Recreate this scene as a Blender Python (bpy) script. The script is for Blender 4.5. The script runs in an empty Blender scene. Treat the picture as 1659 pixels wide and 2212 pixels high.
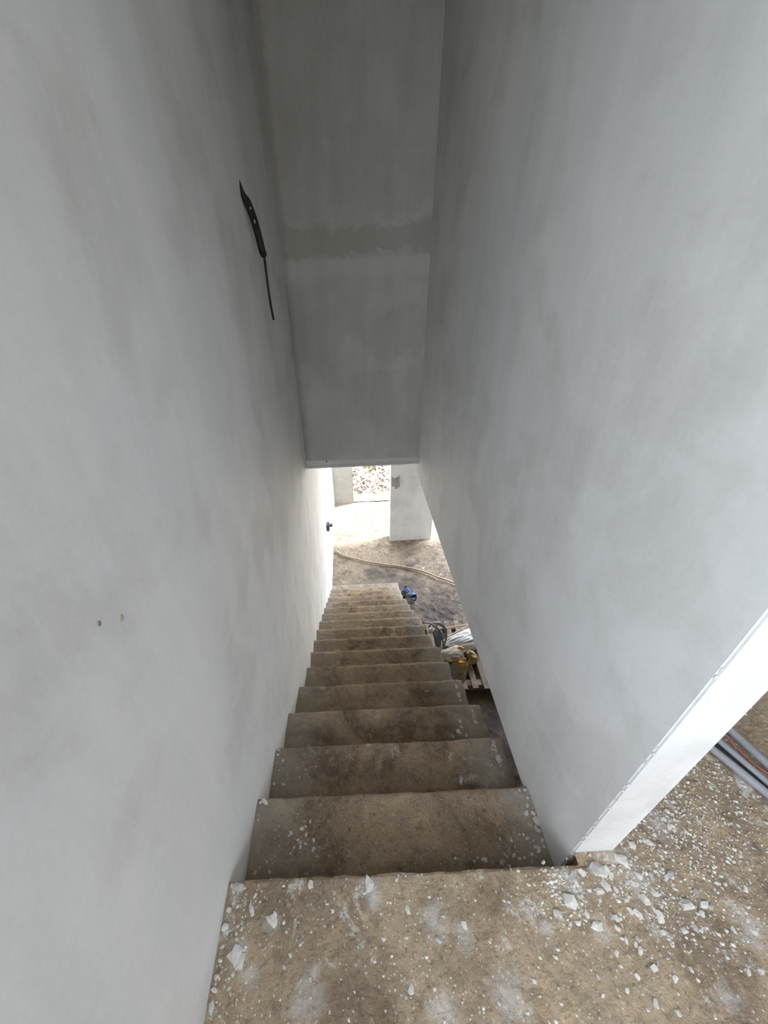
import bpy, bmesh, math, random
from mathutils import Vector, Matrix, noise
random.seed(7)
C = bpy.context.scene.collection

# ------------------------------------------------------------------ camera
W_ = 0.966          # inner width of the stair shaft
RS = 0.187          # riser
TR = 0.2591         # tread
FY = 2.684          # face wall distance
ZF = -2.992         # lower floor level
cam = bpy.data.cameras.new('camera'); co = bpy.data.objects.new('camera', cam); C.objects.link(co)
fw = Vector((-1.46445e-04, 0.830945554, -0.556353722)).normalized()
rt = Vector((0.99893832, -0.02550828, -0.038361)).normalized()
up = rt.cross(fw).normalized()
m = Matrix((rt, up, -fw)).transposed().to_4x4()
m.translation = Vector((0.3917, -0.33107, 1.43201))
co.matrix_world = m
cam.sensor_fit = 'HORIZONTAL'; cam.sensor_width = 36.0
cam.lens = 837.159/1659*36
cam.shift_x = 65.26/1659; cam.shift_y = -2.98/1659
cam.clip_start = 0.02
bpy.context.scene.camera = co
sc = bpy.context.scene
sc.view_settings.view_transform = 'Standard'; sc.view_settings.look = 'None'
sc.view_settings.gamma = 1.0; sc.view_settings.exposure = 0.0
sc.view_settings.use_curve_mapping = False
sc.cycles.max_bounces = 10; sc.cycles.diffuse_bounces = 7
sc.cycles.use_denoising = True
sc.cycles.sample_clamp_indirect = 8.0

# ------------------------------------------------------------------ daylight
wd = bpy.data.worlds.new('sky'); sc.world = wd; wd.use_nodes = True
wn = wd.node_tree.nodes; wl = wd.node_tree.links
bg = wn['Background']
skyt = wn.new('ShaderNodeTexSky'); skyt.sky_type = 'NISHITA'; skyt.sun_disc = False
skyt.sun_elevation = math.radians(50); skyt.sun_rotation = math.radians(40)
mixw = wn.new('ShaderNodeMixRGB'); mixw.inputs[0].default_value = 0.75
mixw.inputs[2].default_value = (1.0, 1.03, 1.08, 1)
sclw = wn.new('ShaderNodeMixRGB'); sclw.blend_type = 'MULTIPLY'; sclw.inputs[0].default_value = 1; sclw.inputs[2].default_value = (0.25, 0.25, 0.25, 1)
wl.new(skyt.outputs[0], sclw.inputs[1]); wl.new(sclw.outputs[0], mixw.inputs[1]); wl.new(mixw.outputs[0], bg.inputs[0])
bg.inputs[1].default_value = 11.0
sun = bpy.data.lights.new('sun', 'SUN'); so = bpy.data.objects.new('sun', sun); C.objects.link(so)
sun.energy = 16.0; sun.angle = math.radians(6); sun.color = (1.0, 0.97, 0.92)
so.rotation_euler = Vector((-0.35, -0.12, -1.0)).to_track_quat('-Z', 'Y').to_euler()

# unseen openings added and sized to light the upper storey: name -> (wall plane, u0, u1, z0, z1)
ADDED_OPENINGS = {'L': ('x', 0.0, -2.5, -0.8, 0.7, 2.4), 'S': ('z', 2.70, -1.45, -0.8, 0.1, 0.8), 'V': ('z', 2.70, -4.1, -2.2, 1.3, 3.9)}
OPEN = ['L', 'S', 'V']
def portal(loc, sx, sy, direction):
    l = bpy.data.lights.new('daylight_portal', 'AREA'); o = bpy.data.objects.new('daylight_portal', l); C.objects.link(o)
    l.shape = 'RECTANGLE'; l.size = sx; l.size_y = sy; l.cycles.is_portal = True
    o.location = loc; o.rotation_euler = Vector(direction).to_track_quat('-Z', 'Y').to_euler()
for k in OPEN:
    ax, p, a, b, c, d = ADDED_OPENINGS[k]
    if ax == 'x': portal((p+(0.01 if p > 1 else -0.01), (a+b)/2, (c+d)/2), b-a, d-c, (-1 if p > 1 else 1, 0, 0))
    elif ax == 'y': portal(((a+b)/2, p-0.01, (c+d)/2), b-a, d-c, (0, 1, 0))
    else: portal(((c+d)/2, (a+b)/2, p+0.01), d-c, b-a, (0, 0, -1))
portal((2.2, 5.45, -1.55), 4.6, 2.9, (0, -1, 0))      # the open far side of the lower storey

# ------------------------------------------------------------------ materials
def mat(name, rough=0.8, spec=0.2):
    m = bpy.data.materials.new(name); m.use_nodes = True
    nt = m.node_tree; b = nt.nodes['Principled BSDF']
    b.inputs['Roughness'].default_value = rough
    b.inputs['Specular IOR Level'].default_value = spec
    return m, nt, b
def N(nt, t, **kw):
    n = nt.nodes.new(t)
    for k, v in kw.items(): setattr(n, k, v)
    return n
def coords(nt, scale=(1, 1, 1)):
    g = N(nt, 'ShaderNodeNewGeometry'); mp = N(nt, 'ShaderNodeMapping'); mp.inputs['Scale'].default_value = scale
    nt.links.new(g.outputs['Position'], mp.inputs[0]); return mp.outputs[0]
def noise_n(nt, vec, scale, detail=6, rough=0.6, dist=0.0):
    n = N(nt, 'ShaderNodeTexNoise'); n.inputs['Scale'].default_value = scale; n.inputs['Detail'].default_value = detail
    n.inputs['Roughness'].default_value = rough; n.inputs['Distortion'].default_value = dist
    nt.links.new(vec, n.inputs['Vector']); return n.outputs['Fac']
def ramp(nt, fac, stops):
    r = N(nt, 'ShaderNodeValToRGB'); e = r.color_ramp.elements
    while len(e) < len(stops): e.new(0.5)
    for i, (p, c) in enumerate(stops):
        e[i].position = p; e[i].color = (c, c, c, 1) if isinstance(c, (int, float)) else (*c, 1)
    nt.links.new(fac, r.inputs[0]); return r.outputs[0]
def mix(nt, f, a, b, mode='MIX'):
    x = N(nt, 'ShaderNodeMixRGB', blend_type=mode)
    for i, v in enumerate((f, a, b)):
        if hasattr(v, 'is_linked') or hasattr(v, 'links'): nt.links.new(v, x.inputs[i])
        elif isinstance(v, (int, float)): x.inputs[i].default_value = v if i == 0 else (v, v, v, 1)
        else: x.inputs[i].default_value = (*v, 1)
    return x.outputs[0]
def bump(nt, b, h, strength=0.3, dist=0.01, prev=None):
    n = N(nt, 'ShaderNodeBump'); n.inputs['Strength'].default_value = strength; n.inputs['Distance'].default_value = dist
    nt.links.new(h, n.inputs['Height'])
    if prev: nt.links.new(prev, n.inputs['Normal'])
    nt.links.new(n.outputs[0], b.inputs['Normal']); return n.outputs[0]

def plaster(name, c0, c1, c2, streak=0.12, spots=True, rough=0.62):
    m, nt, b = mat(name, rough, 0.3)
    v = coords(nt); vs = coords(nt, (3.0, 3.0, 0.6))
    big = noise_n(nt, v, 1.4, 4, 0.55, 0.25)
    med = noise_n(nt, v, 3.4, 5, 0.55, 0.35)
    st = noise_n(nt, vs, 2.2, 5, 0.6, 0.3)
    fine = noise_n(nt, v, 60, 4, 0.7)
    col = mix(nt, ramp(nt, big, [(0.35, 0.0), (0.65, 1.0)]), c0, c1)
    col = mix(nt, ramp(nt, med, [(0.5, 0.0), (0.62, 0.55)]), col, c2)
    col = mix(nt, streak, col, ramp(nt, st, [(0.3, 0.35), (0.7, 0.8)]), 'OVERLAY')
    col = mix(nt, 0.05, col, ramp(nt, fine, [(0.3, 0.0), (0.7, 1.0)]), 'OVERLAY')
    if spots:
        w = N(nt, 'ShaderNodeTexVoronoi'); w.inputs['Scale'].default_value = 7; nt.links.new(v, w.inputs['Vector'])
        sel = N(nt, 'ShaderNodeMath', operation='GREATER_THAN'); sel.inputs[1].default_value = 0.8
        sx = N(nt, 'ShaderNodeSeparateColor'); nt.links.new(w.outputs['Color'], sx.inputs[0]); nt.links.new(sx.outputs[0], sel.inputs[0])
        dot = ramp(nt, w.outputs['Distance'], [(0.0, 1.0), (0.028, 0.0)])
        f = N(nt, 'ShaderNodeMath', operation='MULTIPLY'); nt.links.new(dot, f.inputs[0]); nt.links.new(sel.outputs[0], f.inputs[1])
        col = mix(nt, f.outputs[0], col, (0.2, 0.18, 0.14))
    nt.links.new(col, b.inputs['Base Color'])
    n1 = bump(nt, b, med, 0.25, 0.01)
    n2 = bump(nt, b, st, 0.2, 0.01, n1)
    bump(nt, b, fine, 0.12, 0.001, n2)
    return m
M_WALL = plaster('plaster', (0.61, 0.625, 0.625), (0.69, 0.69, 0.675), (0.53, 0.53, 0.51), 0.22)
M_WHITE = plaster('plaster_white', (0.66, 0.67, 0.67), (0.70, 0.70, 0.69), (0.60, 0.60, 0.60), 0.05)
M_CEIL = plaster('raw_concrete_ceiling', (0.26, 0.25, 0.23), (0.30, 0.29, 0.27), (0.22, 0.22, 0.20), 0.05, False)

SMEARS = [(1.108,-0.041,0.056),(1.094,-0.002,0.038),(0.923,-0.053,0.037),(0.923,-0.025,0.035),(1.322,-0.137,0.046),(0.228,-0.216,0.048),(0.056,-0.136,0.034),(0.128,-0.083,0.026),(0.551,-0.096,0.041),(0.615,-0.123,0.029),(0.400,-0.053,0.031),(1.185,-0.240,0.031),(0.962,-0.125,0.029),(0.247,-0.172,0.022),(0.092,-0.174,0.028),(0.543,-0.241,0.042),(0.697,-0.219,0.053),(0.825,-0.121,0.021),(0.389,-0.026,0.038),(0.023,-0.018,0.025),(1.25,0.08,0.05),(1.35,0.3,0.06)]
def smear_mask(nt, v, spots, z=0.0, ns=28):
    w = noise_n(nt, v, ns, 5, 0.7); tot = None
    for x, y, r in spots:
        d = N(nt, 'ShaderNodeVectorMath', operation='DISTANCE'); nt.links.new(v, d.inputs[0]); d.inputs[1].default_value = (x, y, z)
        q = N(nt, 'ShaderNodeMath', operation='MULTIPLY_ADD'); nt.links.new(w, q.inputs[0]); q.inputs[1].default_value = r*2.6; nt.links.new(d.outputs['Value'], q.inputs[2])
        mr = N(nt, 'ShaderNodeMapRange'); mr.inputs[1].default_value = r*2.4; mr.inputs[2].default_value = r*1.4; nt.links.new(q.outputs[0], mr.inputs[0]); f = mr.outputs[0]
        if tot is None: tot = f
        else:
            mx = N(nt, 'ShaderNodeMath', operation='MAXIMUM'); nt.links.new(tot, mx.inputs[0]); nt.links.new(f, mx.inputs[1]); tot = mx.outputs[0]
    return tot
def edge_mask(nt, v, x0, x1, jitter=0.12):
    s = N(nt, 'ShaderNodeSeparateXYZ'); nt.links.new(v, s.inputs[0])
    w = noise_n(nt, v, 9, 5, 0.7)
    q = N(nt, 'ShaderNodeMath', operation='MULTIPLY_ADD'); nt.links.new(w, q.inputs[0]); q.inputs[1].default_value = jitter*2; nt.links.new(s.outputs[0], q.inputs[2])
    mr = N(nt, 'ShaderNodeMapRange'); mr.inputs[1].default_value = x0+jitter; mr.inputs[2].default_value = x1+jitter
    nt.links.new(q.outputs[0], mr.inputs[0]); return mr.outputs[0]
def scale_f(nt, f, k):
    s = N(nt, 'ShaderNodeMath', operation='MULTIPLY'); nt.links.new(f, s.inputs[0]); s.inputs[1].default_value = k; return s.outputs[0]
def face_plaster():
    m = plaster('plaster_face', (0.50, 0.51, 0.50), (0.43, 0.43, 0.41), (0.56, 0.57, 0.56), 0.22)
    nt = m.node_tree; b = nt.nodes['Principled BSDF']; src = b.inputs['Base Color'].links[0].from_socket
    v = coords(nt); s = N(nt, 'ShaderNodeSeparateXYZ'); nt.links.new(v, s.inputs[0])
    w = noise_n(nt, v, 6, 6, 0.75, 0.6)
    def band(sock, jit, stops):
        q = N(nt, 'ShaderNodeMath', operation='MULTIPLY_ADD'); nt.links.new(w, q.inputs[0]); q.inputs[1].default_value = jit; nt.links.new(sock, q.inputs[2])
        mr = N(nt, 'ShaderNodeMapRange'); mr.inputs[1].default_value = stops[0]; mr.inputs[2].default_value = stops[-1]; nt.links.new(q.outputs[0], mr.inputs[0])
        k = stops[-1]-stops[0]
        return ramp(nt, mr.outputs[0], [((p-stops[0])/k, c) for p, c in zip(stops, (0, 1, 1, 0))])
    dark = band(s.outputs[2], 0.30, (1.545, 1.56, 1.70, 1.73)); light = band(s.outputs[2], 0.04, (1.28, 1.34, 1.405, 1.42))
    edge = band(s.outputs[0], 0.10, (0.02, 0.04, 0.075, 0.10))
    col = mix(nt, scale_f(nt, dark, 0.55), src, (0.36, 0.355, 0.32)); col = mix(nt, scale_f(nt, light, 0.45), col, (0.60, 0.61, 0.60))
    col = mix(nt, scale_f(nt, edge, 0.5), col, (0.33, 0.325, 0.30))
    nt.links.new(col, b.inputs['Base Color']); return m
def rough_floor(name, base, dark, pale, grit, gs=1.0, pale_amt=0.5, rough=0.85, bstr=0.6, smears=None, edges=False, wet_and_shade=None):
    m, nt, b = mat(name, rough, 0.25)
    v = coords(nt)
    big = noise_n(nt, v, 3.2*gs, 6, 0.65, 0.8)
    mid = noise_n(nt, v, 11*gs, 6, 0.7, 0.5)
    med = noise_n(nt, v, 30*gs, 6, 0.72, 0.4)
    fin = noise_n(nt, v, 120*gs, 5, 0.75)
    dst = noise_n(nt, v, 8*gs, 8, 0.78, 0.5)
    col = mix(nt, ramp(nt, big, [(0.40, 0.0), (0.60, 1.0)]), dark, base)
    col = mix(nt, ramp(nt, mid, [(0.45, 0.0), (0.62, 0.7)]), col, grit)
    col = mix(nt, ramp(nt, med, [(0.30, 0.7), (0.46, 0.0)]), col, tuple(0.6*x for x in dark))
    col = mix(nt, ramp(nt, med, [(0.56, 0.0), (0.70, 0.55)]), col, tuple(min(1, 1.35*x) for x in base))
    col = mix(nt, ramp(nt, dst, [(0.58, 0.0), (0.64, pale_amt)]), col, pale)
    col = mix(nt, ramp(nt, fin, [(0.33, 0.6), (0.47, 0.0)]), col, tuple(0.4*x for x in dark))
    vo = N(nt, 'ShaderNodeTexVoronoi'); vo.inputs['Scale'].default_value = 130*gs; nt.links.new(v, vo.inputs['Vector'])
    sx = N(nt, 'ShaderNodeSeparateColor'); nt.links.new(vo.outputs['Color'], sx.inputs[0])
    th = N(nt, 'ShaderNodeMath', operation='MULTIPLY_ADD'); nt.links.new(mid, th.inputs[0]); th.inputs[1].default_value = 0.9; nt.links.new(sx.outputs[0], th.inputs[2])
    sel = N(nt, 'ShaderNodeMath', operation='GREATER_THAN'); sel.inputs[1].default_value = 1.36; nt.links.new(th.outputs[0], sel.inputs[0])
    dot = ramp(nt, vo.outputs['Distance'], [(0.25, 0.6), (0.4, 0.0)])
    f2 = N(nt, 'ShaderNodeMath', operation='MULTIPLY'); nt.links.new(dot, f2.inputs[0]); nt.links.new(sel.outputs[0], f2.inputs[1])
    col = mix(nt, f2.outputs[0], col, pale)
    if wet_and_shade: col = mix(nt, scale_f(nt, smear_mask(nt, v, wet_and_shade, ZF, 6), 0.93), col, (0.060, 0.050, 0.050))
    if smears: col = mix(nt, scale_f(nt, smear_mask(nt, v, smears), 0.5), col, (0.58, 0.56, 0.52))
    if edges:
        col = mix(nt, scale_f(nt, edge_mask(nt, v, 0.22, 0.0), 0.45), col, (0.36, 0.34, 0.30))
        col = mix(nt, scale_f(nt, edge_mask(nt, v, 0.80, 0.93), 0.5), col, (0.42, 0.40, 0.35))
    nt.links.new(col, b.inputs['Base Color'])
    n1 = bump(nt, b, mid, bstr, 0.02)
    n1 = bump(nt, b, med, bstr, 0.008, n1)
    n2 = bump(nt, b, fin, bstr, 0.004, n1)
    bump(nt, b, dst, 0.3, 0.006, n2)
    return m
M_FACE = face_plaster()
M_LAND = rough_floor('landing_concrete', (0.41, 0.32, 0.21), (0.21, 0.155, 0.105), (0.66, 0.64, 0.59), (0.31, 0.25, 0.18), 1.0, 0.65, smears=SMEARS)
M_STEP = rough_floor('step_concrete', (0.37, 0.28, 0.18), (0.155, 0.11, 0.07), (0.54, 0.51, 0.44), (0.27, 0.21, 0.15), 1.15, 0.55, edges=True)
M_DIRT = rough_floor('dirt', (0.25, 0.20, 0.14), (0.11, 0.085, 0.062), (0.50, 0.46, 0.39), (0.27, 0.225, 0.175), 0.55, 0.5, 0.6, 0.9, wet_and_shade=[(1.6,3.55,0.62),(1.2,4.05,0.36),(0.72,4.42,0.22),(1.25,4.5,0.2),(1.5,1.6,1.1),(1.7,2.6,0.8),(0.95,4.35,0.25)])  # damp earth by the steps; spots under the landing paint in its shade
M_BANK = rough_floor('rocky_earth', (0.46, 0.41, 0.32), (0.22, 0.175, 0.14), (0.70, 0.66, 0.60), (0.40, 0.36, 0.31), 0.6, 0.6, 0.9, 1.0)
def simple(name, col, rough=0.5, spec=0.4, var=0.15, scale=25, metallic=0.0):
    m, nt, b = mat(name, rough, spec)
    v = coords(nt); n = noise_n(nt, v, scale, 5, 0.65, 0.3)
    lo = tuple(max(0, c*(1-var*2)) for c in col); hi = tuple(min(1, c*(1+var)) for c in col)
    nt.links.new(ramp(nt, n, [(0.3, lo), (0.7, hi)]), b.inputs['Base Color'])
    b.inputs['Metallic'].default_value = metallic
    bump(nt, b, n, 0.15, 0.003)
    return m
M_CHIP = simple('plaster_chip', (0.62, 0.60, 0.55), 0.9, 0.2, 0.15, 40)
M_CHIPG = simple('grey_mortar', (0.42, 0.41, 0.38), 0.9, 0.2, 0.2, 40)
M_GRAV = simple('gravel', (0.30, 0.265, 0.215), 0.9, 0.2, 0.35, 12)
M_BLACK = simple('black_plastic', (0.015, 0.016, 0.018), 0.45, 0.5, 0.3)
M_GREYP = simple('grey_pipe', (0.30, 0.31, 0.33), 0.5, 0.4, 0.08, 8)
M_RED = simple('red_string', (0.50, 0.17, 0.15), 0.8, 0.2)
M_HOSE = simple('tan_hose', (0.42, 0.33, 0.24), 0.6, 0.3)
M_WOOD = simple('grey_wood', (0.30, 0.25, 0.20), 0.85, 0.2, 0.25, 9)
M_WOODR = simple('wood_rod', (0.55, 0.44, 0.34), 0.7, 0.3, 0.15, 12)
M_SACK = simple('white_woven_plastic', (0.58, 0.61, 0.63), 0.45, 0.4, 0.12, 10)
M_YEL = simple('ochre_plastic', (0.50, 0.30, 0.05), 0.4, 0.5, 0.3, 20)
M_RAG = simple('dusty_cloth', (0.66, 0.60, 0.55), 0.8, 0.2, 0.2, 18)
M_ORANGE = simple('orange_strap', (0.62, 0.33, 0.05), 0.4, 0.5, 0.25, 25)
M_CABLE = simple('grey_cable', (0.22, 0.23, 0.26), 0.4, 0.5, 0.25, 25)
M_BLUE = simple('blue_rubber', (0.018, 0.065, 0.16), 0.2, 0.6, 0.3, 18)
M_PALEB = simple('pale_plastic', (0.70, 0.74, 0.78), 0.4, 0.5, 0.1)
M_METAL = simple('dark_metal', (0.10, 0.11, 0.12), 0.45, 0.5, 0.2)
M_WHITEP = simple('white_pipe', (0.72, 0.70, 0.66), 0.5, 0.4, 0.08)
M_YGRASS = simple('dry_plant', (0.50, 0.42, 0.16), 0.8, 0.2, 0.3)

# ------------------------------------------------------------------ mesh helpers
def obj(name, bm, m, parent=None, smooth=False):
    me = bpy.data.meshes.new(name); bm.normal_update(); bm.to_mesh(me); bm.free(); me.materials.append(m)
    if smooth:
        for p in me.polygons: p.use_smooth = True
    o = bpy.data.objects.new(name, me); C.objects.link(o)
    if parent: o.parent = parent; o.matrix_parent_inverse = Matrix.Translation(-Vector(parent.location))
    return o
def tag(o, label, cat, group=None, kind=None):
    o['label'] = label; o['category'] = cat
    if group: o['group'] = group
    if kind: o['kind'] = kind
    return o
def thing(name, label, cat, loc, group=None):
    o = bpy.data.objects.new(name, None); C.objects.link(o); o.location = loc; o.empty_display_size = 0.05
    return tag(o, label, cat, group)
def struct(o, label=None):
    o['kind'] = 'structure'
    if label: o['label'] = label
    return o
def add_box(bm, x0, x1, y0, y1, z0, z1, bev=0.0):
    b = bmesh.new(); bmesh.ops.create_cube(b, size=1)
    for v in b.verts: v.co = Vector(((x0+x1)/2+v.co.x*(x1-x0), (y0+y1)/2+v.co.y*(y1-y0), (z0+z1)/2+v.co.z*(z1-z0)))
    if bev: bmesh.ops.bevel(b, geom=b.edges[:], offset=bev, segments=2, affect='EDGES')
    me = bpy.data.meshes.new('t'); b.to_mesh(me); b.free(); bm.from_mesh(me); bpy.data.meshes.remove(me)
    return bm
def box(x0, x1, y0, y1, z0, z1, bev=0.0): return add_box(bmesh.new(), x0, x1, y0, y1, z0, z1, bev)
def grid(fn, nu, nv, bm=None):
    bm = bm or bmesh.new()
    vs = [[bm.verts.new(fn(i/nu, j/nv)) for j in range(nv+1)] for i in range(nu+1)]
    for i in range(nu):
        for j in range(nv): bm.faces.new((vs[i][j], vs[i+1][j], vs[i+1][j+1], vs[i][j+1]))
    return bm
def catmull(pts, n=8):
    P = [Vector(p) for p in pts]; P = [P[0]*2-P[1]] + P + [P[-1]*2-P[-2]]; out = []
    for i in range(1, len(P)-2):
        for k in range(n):
            t = k/n; a, b, c, d = P[i-1:i+3]
            out.append(0.5*((2*b)+(c-a)*t+(2*a-5*b+4*c-d)*t*t+(3*b-a-3*c+d)*t**3))
    out.append(P[-2]); return out
def add_tube(bm, pts, r, seg=10, curve=True, n=8):
    P = catmull(pts, n) if curve and len(pts) > 2 else [Vector(p) for p in pts]
    rr = r if callable(r) else (lambda t: r)
    ref = Vector((0, 0, 1)); rings = []
    T0 = (P[1]-P[0]).normalized()
    nrm = T0.cross(ref); nrm = nrm.normalized() if nrm.length > 1e-3 else T0.cross(Vector((1, 0, 0))).normalized()
    for i, p in enumerate(P):
        T = (P[min(i+1, len(P)-1)]-P[max(i-1, 0)]).normalized()
        nrm = (nrm - T*nrm.dot(T)).normalized(); bn = T.cross(nrm)
        R_ = rr(i/(len(P)-1))
        rings.append([bm.verts.new(p+(nrm*math.cos(a)+bn*math.sin(a))*R_) for a in [2*math.pi*k/seg for k in range(seg)]])
    for a, b in zip(rings[:-1], rings[1:]):
        for k in range(seg): bm.faces.new((a[k], a[(k+1) % seg], b[(k+1) % seg], b[k]))
    bm.faces.new(rings[0][::-1]); bm.faces.new(rings[-1]); return bm
def tube(pts, r, seg=10, curve=True, n=8): return add_tube(bmesh.new(), pts, r, seg, curve, n)
def fbm(x, y, z=0.0, s=1.0, o=4): return noise.fractal(Vector((x*s, y*s, z*s)), 0.9, 2.1, o)
# ================================================================== the setting
# left wall: plastered face toward the stairs with a slight belly, as a solid slab
def left_face(u, v):
    y = -0.75 + u*(6.575+0.75); z = -3.15 + v*(2.72+3.15)
    x = 0.02*math.exp(-((y-1.3)/0.32)**2)*max(0, min(1, (-0.45-z)/0.3)) - 0.012*max(0, min(1, (y-1.9)/0.3))*max(0, min(1, (-0.5-z)/0.5))
    x += 0.0025*fbm(y, z, 3.1, 1.3, 3)
    return Vector((x, y, z))
bm = grid(left_face, 230, 150)
add_box(bm, -0.25, -0.02, -0.75, 6.57, -3.15, 2.72)
grid(lambda u, v: Vector((-0.25+u*0.25+0*v, 6.575, -3.15+v*5.87)), 2, 2, bm)
struct(obj('wall_left', bm, M_WALL, smooth=False), 'pale grey plastered wall running down the left side of the stairs')
for p in bpy.data.objects['wall_left'].data.polygons: p.use_smooth = True

# right wall of the shaft, its end face turned to the camera side
def rough_panel_box(x0, x1, y0, y1, z0, z1):
    bm = bmesh.new(); add_box(bm, x0, x1, y0, y1, z0, z1, 0.004); return bm
bm = rough_panel_box(W_, W_+0.114, 0.026, 5.4, -0.229, 2.72)
struct(obj('wall_right', bm, M_WALL), 'smooth plastered wall on the right of the stairs ending at the landing')
struct(obj('trim_4', box(W_, W_+0.114, -4.5, 0.026, 1.88, 2.70), M_WALL), 'unseen beam added over the opening beside the landing to cut light')  # added out of view to keep daylight off the upper left wall
# ragged plaster edge on the near arris of the right wall
bm = bmesh.new()
for i in range(20):
    z = random.uniform(0.02, 1.6); r = random.uniform(.0012, .0035)
    v = bmesh.ops.create_icosphere(bm, subdivisions=1, radius=r)['verts']
    for q in v: q.co = Vector((W_+0.001+q.co.x*0.8, 0.027+q.co.y*0.7, z+q.co.z*random.uniform(1.5, 4)))
struct(obj('trim_1', bm, M_WHITE, smooth=True), 'rough plaster ridge along the wall end')

# vertical plaster face across the shaft above the stairs
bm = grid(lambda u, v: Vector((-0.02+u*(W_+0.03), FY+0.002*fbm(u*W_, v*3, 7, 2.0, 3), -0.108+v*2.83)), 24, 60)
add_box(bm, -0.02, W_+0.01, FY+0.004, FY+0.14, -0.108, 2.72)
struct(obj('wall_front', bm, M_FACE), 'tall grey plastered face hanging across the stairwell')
bm = bmesh.new()                                   # lip along its lower edge
prof = [(0.002, -0.050), (-0.008, -0.058), (-0.012, -0.072), (-0.020, -0.088), (-0.036, -0.100), (-0.034, -0.110), (0.02, -0.110)]
n = 60; rows = []
for i in range(n+1):
    x = -0.005+(W_+0.008)*i/n; w = 0.0022*fbm(x, 0, 2, 9, 3)
    rows.append([bm.verts.new((x, FY+a-abs(w)*0.5, b+w*(1 if k < 4 else .2)+0.006*(1-2*i/n)*(k < 3))) for k, (a, b) in enumerate(prof)])
for a, b in zip(rows[:-1], rows[1:]):
    for k in range(len(prof)-1): bm.faces.new((a[k], b[k], b[k+1], a[k+1]))
struct(obj('trim_2', bm, M_WHITE), 'plaster lip on the bottom edge of the hanging face')
bm = bmesh.new()                                   # thin plaster seam in the left corner of the face
add_tube(bm, [(0.012+0.004*math.sin(i*1.7), FY-0.003, -0.09+i*0.09) for i in range(16)], 0.0028, 6)
struct(obj('trim_3', bm, M_FACE, smooth=True), 'thin raised seam in the left corner')
bm = bmesh.new(); bmesh.ops.create_uvsphere(bm, u_segments=10, v_segments=6, radius=1)
for v in bm.verts: v.co = Vector((0.176+v.co.x*0.017, FY-0.006+v.co.y*0.006, -0.066+v.co.z*0.007+abs(v.co.z)*max(0, 1-abs(v.co.x)*3)*0.012))
tag(obj('plaster_gouge', bm, M_BLACK), 'small dark gouge in the plaster above the lintel lip', 'hole')

# upper floor slab and rooms
def slab_top(x, y):
    return 0.004*fbm(x, y, 1.0, 6, 5) + 0.0025*fbm(x, y, 5, 28, 3)
def floor_grid(bm, x0, x1, y0, y1, nx, ny, edge_y=False):
    def f(u, v):
        x = x0+(x1-x0)*u; y = y0+(y1-y0)*v; z = slab_top(x, y)
        if edge_y and v > 0.999: y += 0.004*fbm(x, 0, 9, 14, 4)-0.001; z -= 0.004
        return Vector((x, y, z))
    return grid(f, nx, ny, bm)
bm = bmesh.new()
floor_grid(bm, -0.01, W_+0.12, -0.7, 0.0, 150, 96, True)
floor_grid(bm, W_+0.12, 2.6, -0.7, 0.9, 150, 160)
floor_grid(bm, W_+0.001, W_+0.121, -0.004, 0.06, 12, 8)
add_box(bm, -0.01, 4.4, -4.5, -0.7, -0.229, -0.001)
add_box(bm, -0.01, W_+0.12, -0.75, -0.012, -0.40, -0.010)
add_box(bm, W_+0.02, 4.4, -0.75, 5.4, -0.229, -0.010)
add_box(bm, 2.6, 4.4, -0.75, 5.4, -0.05, -0.001); add_box(bm, W_+0.12, 2.6, 0.9, 5.4, -0.05, -0.001)
add_box(bm, -0.01, W_+0.02, FY+0.14, 5.4, -0.10, -0.001)
struct(obj('floor', bm, M_LAND), 'dusty brown concrete landing at the top of the stairs')
def pierced(bm, ax, t0, t1, u0, u1, z0, z1, holes):
    # a wall slab with rectangular openings; holes = (ua, ub, za, zb) sorted by ua
    def put(ua, ub, za, zb):
        if ub-ua < 1e-4 or zb-za < 1e-4: return
        if ax == 'x': add_box(bm, t0, t1, ua, ub, za, zb)
        elif ax == 'y': add_box(bm, ua, ub, t0, t1, za, zb)
        else: add_box(bm, za, zb, ua, ub, t0, t1)
    u = u0
    for (ua, ub, za, zb) in holes:
        put(u, ua, z0, z1); put(ua, ub, z0, za); put(ua, ub, zb, z1); u = ub
    put(u, u1, z0, z1)
H = lambda ks: [ADDED_OPENINGS[k][2:] for k in ks if k in OPEN]
bm = bmesh.new(); pierced(bm, 'z', 2.70, 2.85, -4.65, 5.4, -0.25, 4.6, H(['V', 'S']))
struct(obj('ceiling', bm, M_CEIL), 'raw concrete ceiling of the upper floor')
bm = bmesh.new(); pierced(bm, 'y', -4.65, -4.5, -0.25, 4.4, -0.2, 2.7, [])
struct(obj('wall_back', bm, M_WALL), 'plastered wall behind the landing')
bm = bmesh.new(); pierced(bm, 'x', 4.40, 4.55, -4.65, 5.4, -0.2, 2.7, [])
struct(obj('wall_far_right', bm, M_WALL), 'plastered wall of the upper room')
bm = bmesh.new(); pierced(bm, 'x', -0.20, 0.0, -4.5, -0.75, -3.15, 2.7, H(['L']))
struct(obj('wall_left_rear', bm, M_WALL), 'rear stretch of the left wall beside the landing')
struct(obj('wall_far', box(-0.25, 4.55, 5.4, 5.55, -0.1, 2.85), M_WALL), 'outer wall of the upper storey')

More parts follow.
